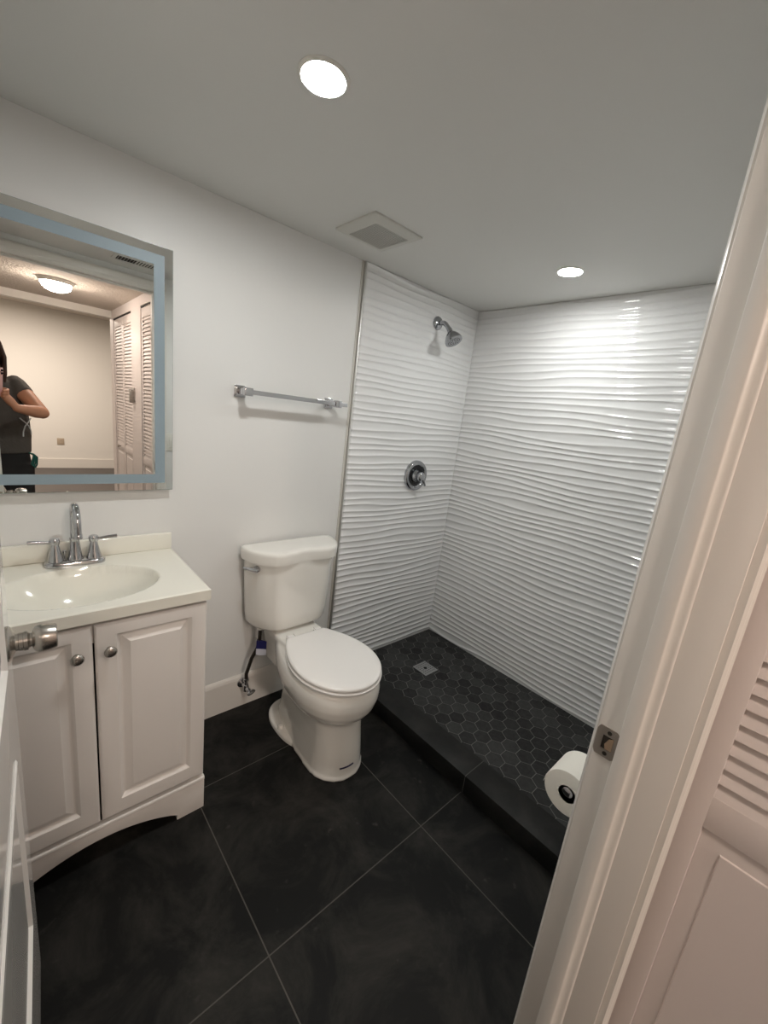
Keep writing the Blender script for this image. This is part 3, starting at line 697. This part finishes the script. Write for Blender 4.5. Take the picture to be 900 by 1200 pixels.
def sq(cx, cy, h, z): return [(cx-h, cy-h, z), (cx+h, cy-h, z), (cx+h, cy+h, z), (cx-h, cy+h, z)]
R0, R1, R2, R3, R4 = sq(vx, vyy, hv, ZC-.0003), sq(vx, vyy, hv, ZC-.006), sq(vx, vyy, hv-.004, ZC-.009), sq(vx, vyy, .088, ZC-.017), sq(vx, vyy, .080, ZC-.017)
R5 = sq(vx, vyy, .080, ZC-.006)
mb.loft([R0, R1, R2, R3, R4, R5]); mb.build('cover', M_GRILLE, vt, smooth=20)
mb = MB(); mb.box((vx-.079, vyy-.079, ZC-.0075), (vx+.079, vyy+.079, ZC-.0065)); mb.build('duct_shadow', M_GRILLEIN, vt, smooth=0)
mb = MB()
for k in range(15):
    y = vyy-.079+.158*(k+.5)/15; mb.prism([(y-.0026, ZC-.0165), (y+.0020, ZC-.0165), (y+.0026, ZC-.010), (y-.0014, ZC-.010)], 0, vx-.080, vx+.080)
mb.build('slats', M_GRILLE, vt, smooth=0)
rg = empty('ceiling_register', (.60, .382, ZC), 'long narrow two bank air register on the ceiling by the door, seen in the mirror', 'vent')
mb = MB(); mb.loft([[(.60+sx*a, .382+sy*b, z) for sx, sy in ((-1, -1), (1, -1), (1, 1), (-1, 1))] for a, b, z in ((.112, .062, ZC-.0003), (.112, .062, ZC-.004), (.100, .052, ZC-.008), (.096, .048, ZC-.008), (.096, .048, ZC-.003))]); mb.build('frame', M_CEIL, rg, smooth=20)
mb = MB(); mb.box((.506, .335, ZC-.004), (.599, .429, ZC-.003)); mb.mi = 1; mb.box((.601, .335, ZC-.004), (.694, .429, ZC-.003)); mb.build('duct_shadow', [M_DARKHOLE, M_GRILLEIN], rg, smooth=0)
mb = MB()
for k in range(13):
    x = .506+.188*(k+.5)/13; s = 1 if x < .6 else -1
    mb.prism([(x-.002*s, ZC-.0080), (x-.002*s+.0009, ZC-.0080), (x+.002*s+.0009, ZC-.004), (x+.002*s, ZC-.004)], 1, .335, .429)
mb.build('vanes', M_CEIL, rg, smooth=0)

# ------------------------------------------------------------------ toilet paper
px0, pyc, pzc = .964, .243, .594
th = empty('toilet_paper_holder', (1.085, YC, pzc), 'chrome single post toilet paper holder beside the door frame', 'toilet paper holder')
mb = MB(); mb.lathe([(.026, 0), (.026, .005), (.020, .009), (.011, .012), (.010, .076)], (1.088, YC, pzc+.009), (0, 1, 0), 24); mb.build('post', M_CHROME, th)
mb = MB(); mb.tube([(1.094, pyc, pzc+.009), (1.05, pyc, pzc+.009), (.985, pyc, pzc+.006), (.963, pyc, pzc+.006), (.961, pyc, pzc+.006)], [.0105, .0105, .0125, .0125, .010], 18); mb.build('bar', M_CHROME, th)
tp = empty('toilet_paper_roll', (1.01, pyc, pzc), 'white toilet paper roll hanging beside the door frame', 'toilet paper')
mb = MB(); mb.lathe([(.0215, 0), (.052, 0), (.0575, .0012), (.0585, .004), (.0585, .099), (.0575, .102), (.0215, .103), (.0215, 0)], (px0, pyc, pzc), (1, 0, 0), 48)
# loose end of the sheet
mb.loft([[(px0+.001, pyc+.0575, pzc+.012), (px0+.102, pyc+.0575, pzc+.012)], [(px0+.001, pyc+.0595, pzc-.002), (px0+.102, pyc+.0595, pzc-.002)], [(px0+.001, pyc+.0605, pzc-.012), (px0+.102, pyc+.0605, pzc-.012)]], cap=False, closed=False)
mb.build('paper', M_PAPER, tp, smooth=40)
mb = MB(); mb.lathe([(.0216, .002), (.0216, .101), (.0205, .101), (.0205, .002), (.0216, .002)], (px0, pyc, pzc), (1, 0, 0), 32); mb.build('core', mat('cardboard', rgb(60, 48, 40), .9), tp)

# ------------------------------------------------------------------ wall plates
def plate(name, c, n, up_w, up_h, m, label, cat, holes='rocker'):
    t = empty(name, c, label, cat); n = Vector(n); u = n.cross(Vector((0, 0, 1))); c = Vector(c)
    def bx(mb, hw, hh, d0, d1, oz=0, bev=.001):
        a = [c+u*sx*hw+Vector((0, 0, sz*hh+oz))+n*d for d in (d0, d1) for sx, sz in ((-1, -1), (1, 1))]
        lo = Vector([min(p[i] for p in a) for i in range(3)]); hi = Vector([max(p[i] for p in a) for i in range(3)]); mb.box(lo, hi, bev)
    mb = MB(); bx(mb, up_w, up_h, 0.0002, .006, 0, .0015); mb.build('cover_plate', m, t)
    if holes == 'rocker': mb = MB(); bx(mb, .017, .034, .004, .009); mb.build('rocker', m, t)
    else:
        for dz in (-.02, .02): mb = MB(); bx(mb, .016, .014, .004, .0075, dz); mb.build('socket', m, t)
    return t
plate('light_switch', (.842, YC, 1.10), (0, 1, 0), .036, .058, M_PLASTIC, 'white rocker light switch on the wall beside the door, seen in the mirror', 'light switch')
plate('wall_outlet', (.655, YR, .435), (0, 1, 0), .047, .054, M_BEIGE, 'beige outlet plate low on the far wall, seen in the mirror', 'outlet', 'socket')
t = empty('thermostat', (XCL, -.835, 1.36), 'grey thermostat box on the wall strip between the closet doors, seen in the mirror', 'thermostat')
mb = MB(); mb.box((XCL-.012, -.885, 1.315), (XCL-.0003, -.785, 1.435), .002); mb.build('base', M_GREYP, t)
mb = MB(); mb.box((XCL-.040, -.825, 1.310), (XCL-.012, -.790, 1.420), .003); mb.build('cover', M_GREYP, t)

# ------------------------------------------------------------------ louvred closet doors
def leaf(y0, y1, ci):
    """one bifold leaf between y0 and y1 (y1 nearer the bathroom)"""
    xf = XCL+.006; xb = xf+.028; st = .036; z0, z1 = .02, DH-.014
    rails = [(z0, z0+.12), (.834, .897), (z1-.07, z1)]
    mb = MB()
    for a, b in ((y0, y0+st), (y1-st, y1)): mb.box((xf, a, z0), (xb, b, z1), .0015)
    for a, b in rails: mb.box((xf, y0+st-.001, a), (xb, y1-st+.001, b), .0015)
    fr = mb.build('leaf', M_CLOSET, ci, smooth=30)
    mb = MB(); pitch = .0283; zz = .897-.003
    while zz < z1-.07-.005:
        zz += pitch; zt = zz
        mb.prism([(xf+.0035, zt-pitch-.001), (xf+.0008, zt-pitch+.001), (xf+.0008, zt-pitch+.003), (xf+.013, zt+.003), (xf+.017, zt+.003), (xf+.006, zt-pitch-.001)], 1, y0+st-.002, y1-st+.002)
    mb.build('slats', M_CLOSET, fr, smooth=30)
    mb = MB(); f = lambda u, v, d: (xf-d, y1-st-u, z0+.12+v); w_, h_ = (y1-y0-2*st), .834-(z0+.12)
    panel_front(mb, f, w_, h_, [(0, -.001), (.001, -.007), (.005, -.007), (.030, -.0035), (.0315, -.001), (.034, -.001)]); mb.build('panel', M_CLOSET, fr, smooth=15)
    return fr
def closet_door(n, D, label, knob):
    d = empty('door_%d' % n, (XCL, (D[0]+D[1])/2, .02), label, 'closet door', kind='structure')
    ym = (D[0]+D[1])/2
    leaf(ym+.001, D[1]-.003, d); f2 = leaf(D[0]+.003, ym-.001, d)
    mb = MB(); mb.box((XCL+.004, D[0]+.002, DH-.012), (XCL+.034, D[1]-.002, DH-.001)); mb.build('track', M_DARKHOLE, d, smooth=0)
    if knob: mb = MB(); mb.lathe([(.007, 0), (.006, .01), (.013, .018), (.014, .024), (.008, .029), (.0005, .03)], (XCL+.006, knob, .867), (-1, 0, 0), 20); mb.build('knob', M_NICKEL, f2)
closet_door(2, D2, 'cream louvered closet door in the hall beside the bathroom door frame', None)
closet_door(3, D1, 'cream louvered closet door with a small knob, farther down the hall in the mirror', -1.452)

# ------------------------------------------------------------------ hall flush light
hl = empty('flush_ceiling_light', (.335, -.79, ZC), 'lit domed flush light on the hall ceiling, seen in the mirror', 'ceiling light')
mb = MB(); mb.lathe([(.108, 0), (.108, .010), (.104, .016), (.099, .018), (.098, .024), (.091, .027)], (.335, -.79, ZC), (0, 0, -1), 48); mb.build('rim', M_PLASTIC, hl)
mb = MB(); mb.lathe([(.092, .022), (.091, .034), (.083, .052), (.066, .067), (.042, .077), (.016, .0815), (.0005, .082)], (.335, -.79, ZC), (0, 0, -1), 48); mb.build('dome', M_DOME, hl, smooth=60)

# ------------------------------------------------------------------ person taking the photo (seen in the mirror)
P0 = Vector((-.050, -.36, 0))
person = empty('person', P0, 'person in a charcoal tee and black trousers holding up a phone, seen in the mirror', 'person')
def cap(mb, pts, rads, n=18, flat=1.0):
    """limb with rounded ends"""
    pts = [Vector(p) for p in pts]; d0 = (pts[0]-pts[1]).normalized(); d1 = (pts[-1]-pts[-2]).normalized()
    P = [pts[0]+d0*rads[0]*.9, pts[0]+d0*rads[0]*.6] + pts + [pts[-1]+d1*rads[-1]*.6, pts[-1]+d1*rads[-1]*.9]
    R = [rads[0]*.4, rads[0]*.8] + list(rads) + [rads[-1]*.8, rads[-1]*.4]
    mb.tube(P, R, n, flat=flat)
def torso(mb, rows, n=28):
    mb.loft([[Vector((cx+hx*math.cos(2*PI*j/n), cy+hy*math.sin(2*PI*j/n), z)) for j in range(n)] for z, cx, cy, hx, hy in rows])
px, py = P0.x, P0.y
HZ = 1.535; HC = Vector((px-.018, py+.04, HZ))       # head centre
SR, SL = Vector((px+.118, py+.00, 1.362)), Vector((px-.150, py+.00, 1.350))
ER, EL = Vector((.180, -.185, 1.212)), Vector((-.285, -.20, 1.165))
WR, WL = Vector((.060, -.066, 1.235)), Vector((-.10, -.055, 1.235))
mb = MB()
torso(mb, [(1.36, px, py, .06, .05), (1.345, px-.01, py, .13, .07), (1.25, px, py, .150, .095), (1.15, px, py, .14, .10), (1.05, px, py, .125, .09), (.95, px, py, .135, .095), (.86, px, py, .135, .095), (.80, px, py, .12, .09)])
cap(mb, [(px, py, 1.34), (px+.008, py+.015, 1.44), HC], [.058, .052, .05])
mb.ball(HC+Vector((0, 0, .012)), .098, (.80, .98, 1.12)); mb.ball(HC+Vector((.0, .025, -.055)), .062, (.85, 1.0, .9))
f_ = Vector((0.25, .97, 0)).normalized(); r_ = Vector((.97, -.25, 0))
mb.tube([HC+f_*.085+Vector((0, 0, .015)), HC+f_*.103+Vector((0, 0, -.012)), HC+f_*.112+Vector((0, 0, -.026)), HC+f_*.09+Vector((0, 0, -.035))], [.008, .011, .015, .008], 12)
for z, rr in ((-.056, .0085), (-.066, .010)): mb.tube([HC+f_*.083-r_*.024+Vector((0, 0, z)), HC+f_*.094+Vector((0, 0, z)), HC+f_*.083+r_*.024+Vector((0, 0, z))], [.004, rr, .004], 10)
for s in (-1, 1): mb.ball(HC+r_*s*.078+Vector((0, 0, -.006)), .028, (.4, .75, 1.1)); mb.tube([HC+f_*.086+r_*s*.018+Vector((0, 0, .032)), HC+f_*.088+r_*s*.036+Vector((0, 0, .036)), HC+f_*.076+r_*s*.054+Vector((0, 0, .030))], [.005, .007, .004], 8)
for S_, E_, W_ in ((SR, ER, WR), (SL, EL, WL)):
    cap(mb, [S_, S_.lerp(E_, .5), E_], [.050, .044, .037]); cap(mb, [E_, E_.lerp(W_, .3), W_], [.036, .038, .024])
# legs and feet
for s in (-1, 1):
    hip = Vector((px+s*.085, py, .86)); kn = Vector((px+s*.095, py+.02, .46)); an = Vector((px+s*.10, py-.01, .075))
    cap(mb, [hip, hip.lerp(kn, .5), kn], [.066, .066, .053]); cap(mb, [kn, kn.lerp(an, .35), an], [.052, .055, .034]); cap(mb, [an+Vector((0, -.01, -.04)), an+Vector((0, .16, -.045))], [.030, .026])
# hands: palms behind the phone's lower part, fingers closing round its edges
PH = Vector((0, 0, CAM_Z)) - FW*.010                    # lens position on the phone's back
def ph(a, b, c): return PH + RT*a + UP*b + FW*c          # a right, b up, c forward
def hand(Wp, side):
    knuck0 = ph(.036 if side > 0 else -.062, -.140, -.014)
    pdir = (knuck0-Wp).normalized()
    mid = Wp.lerp(knuck0, .5)
    cap(mb, [Wp, mid, knuck0], [.024, .031, .028], 16, flat=.75)
    for k in range(4):
        b0 = ph(.026*side + (-.026 if side < 0 else 0) - .0, -.112-.0175*k, -.016)
        if side < 0: b0 = ph(-.072, -.112-.0175*k, -.016)
        else: b0 = ph(.043, -.112-.0175*k, -.016)
        L_ = (.034, .038, .035, .028)[k]
        b1 = b0 + RT*side*.007 + FW*.020; b2 = b1 - RT*side*L_*.55 + FW*.010; b3 = b2 - RT*side*L_*.5 - FW*.001
        cap(mb, [knuck0.lerp(b0, .45), b0, b1, b2, b3], [.011, .0100, .0090, .0082, .0070], 12)
    t0 = Wp.lerp(knuck0, .55); t1 = ph((.032 if side > 0 else -.062), -.122, -.030); t2 = ph((.018 if side > 0 else -.046), -.104, -.024)
    cap(mb, [t0, t1, t2], [.014, .0115, .009], 12)
hand(WR, 1); hand(WL, -1)
body = mb.build('body', M_SKIN, person, smooth=60); remesh(body, .0042, 4, .5)
for s in (-1, 1):
    mb = MB(); mb.ball(HC+f_*.0785+r_*s*.034+Vector((0, 0, .016)), .0112, (1, 1, .56), n=16); e = mb.build('eye', M_EYE, person)
    mb = MB(); mb.ball(HC+f_*.0845+r_*s*.0343+Vector((0, 0, .016)), .0060, n=12); mb.build('iris', M_HAIR, e)
# tee
mb = MB(); torso(mb, [(1.395, px, py-.002, .075, .062), (1.38, px-.012, py, .118, .074), (1.345, px-.01, py, .150, .090), (1.25, px, py, .162, .110), (1.15, px, py, .172, .120), (1.05, px, py, .176, .118), (.97, px, py, .172, .118), (.935, px, py, .170, .119)])
for S_, E_ in ((SR, ER), (SL, EL)): mb.tube([S_-(E_-S_)*.18, S_, S_.lerp(E_, .22), S_.lerp(E_, .36)], [.045, .054, .053, .050], 18)
tee = mb.build('tee_shirt', M_TEE, person, smooth=60); remesh(tee, .007, 5, .5)
# trousers
mb = MB(); torso(mb, [(.99, px, py, .150, .105), (.93, px, py, .160, .110), (.86, px, py, .168, .115), (.80, px, py, .160, .11)])
for s in (-1, 1):
    hip = Vector((px+s*.085, py, .86)); kn = Vector((px+s*.095, py+.02, .46)); an = Vector((px+s*.10, py-.01, .09))
    mb.tube([hip, hip.lerp(kn, .4), kn, kn.lerp(an, .5), an], [.098, .086, .072, .066, .056], 20)
tr = mb.build('trousers', M_PANTS, person, smooth=60); remesh(tr, .008, 4, .5)
for s in (-1, 1):
    mb = MB(); a_ = Vector((px+s*.10, py-.01, 0)); cap(mb, [a_+Vector((0, -.035, .045)), a_+Vector((0, .06, .042)), a_+Vector((0, .15, .036))], [.040, .043, .035], flat=.9)
    mb.build('shoe', M_SHOE, person, smooth=60)
# hair: cap plus long locks on both sides
mb = MB(); mb.ball(HC+Vector((-.0, -.018, .026)), .108, (.84, .98, 1.08))
for s in (-1, 1):
    for k in range(9):
        a0 = HC+r_*s*(.055+.004*k)+f_*(.055-.018*k)+Vector((0, 0, .075-.004*k))
        a1 = HC+r_*s*(.080+.003*math.sin(k))+f_*(.048-.016*k)+Vector((0, 0, -.01))
        a2 = HC+r_*s*(.080+.004*math.sin(2*k))+f_*(.040-.016*k)+Vector((0, 0, -.11))
        a3 = HC+r_*s*(.074+.006*math.sin(3*k))+f_*(.030-.015*k)+Vector((0, 0, -.20-.01*(k % 3)))
        mb.tube([a0, a1, a2, a3], [.014, .012, .010, .003], 10)
mb.build('hair', M_HAIR, person, smooth=60)
# pale cord loop on the side of the tee, green cord at the waistband
wx = px+.165
mb = MB()
mb.tube([(wx-.045, py+.105, 1.165), (wx-.02, py+.112, 1.14), (wx-.005, py+.10, 1.12), (wx+.006, py+.075, 1.09), (wx+.008, py+.06, 1.06)], .0035, 8); mb.tube([(wx+.01, py+.065, 1.165), (wx-.004, py+.09, 1.14), (wx-.022, py+.112, 1.115), (wx-.032, py+.115, 1.08), (wx-.034, py+.113, 1.05)], .0035, 8)
mb.build('pale_cord', M_CORD, person, smooth=60)
mb = MB()
for k in range(4): mb.tube([(wx-.012, py+.10, .945), (wx+.012+.006*k, py+.085-.008*k, .935-.008*k), (wx+.004+.007*k, py+.09-.006*k, .90-.012*k), (wx-.004+.006*k, py+.09-.006*k, .865-.008*k)], .0045, 8)
mb.build('green_cord', M_GREEN, person, smooth=60)
phone = empty('phone', ph(-.024, -.06, -.012), 'pink phone held up in both hands, seen in the mirror', 'phone')
def pbox(mb, a0, a1, b0, b1, c0, c1, bev):
    t = bmesh.new(); bmesh.ops.create_cube(t, size=1)
    for v in t.verts: v.co = Vector(((a0+a1)/2+v.co.x*(a1-a0), (b0+b1)/2+v.co.y*(b1-b0), (c0+c1)/2+v.co.z*(c1-c0)))
    bmesh.ops.bevel(t, geom=t.edges[:], offset=bev, segments=3, profile=.5, affect='EDGES')
    mtx = Matrix((RT, UP, FW)).transposed().to_4x4(); mtx.translation = PH; mb.merge(t, mtx)
mb = MB(); pbox(mb, -.050, .026, -.148, .013, -.010, -.002, .003); mb.build('case', M_PHONE, phone, smooth=30)
mb = MB(); pbox(mb, -.012, .024, -.026, .010, -.0024, .0012, .0015); bmp = mb.build('camera_bump', M_PHONE, phone, smooth=30)
for a, b in ((.0155, -.016), (.0155, .0), (.0, -.008)):
    mb = MB(); mb.lathe([(.0068, 0), (.0068, .0012), (.006, .0016), (.0005, .0014)], ph(a, b, .001), FW, 24); mb.build('lens', M_LENS, bmp)

for o in SC.objects:
    if '_o' in o: del o['_o']
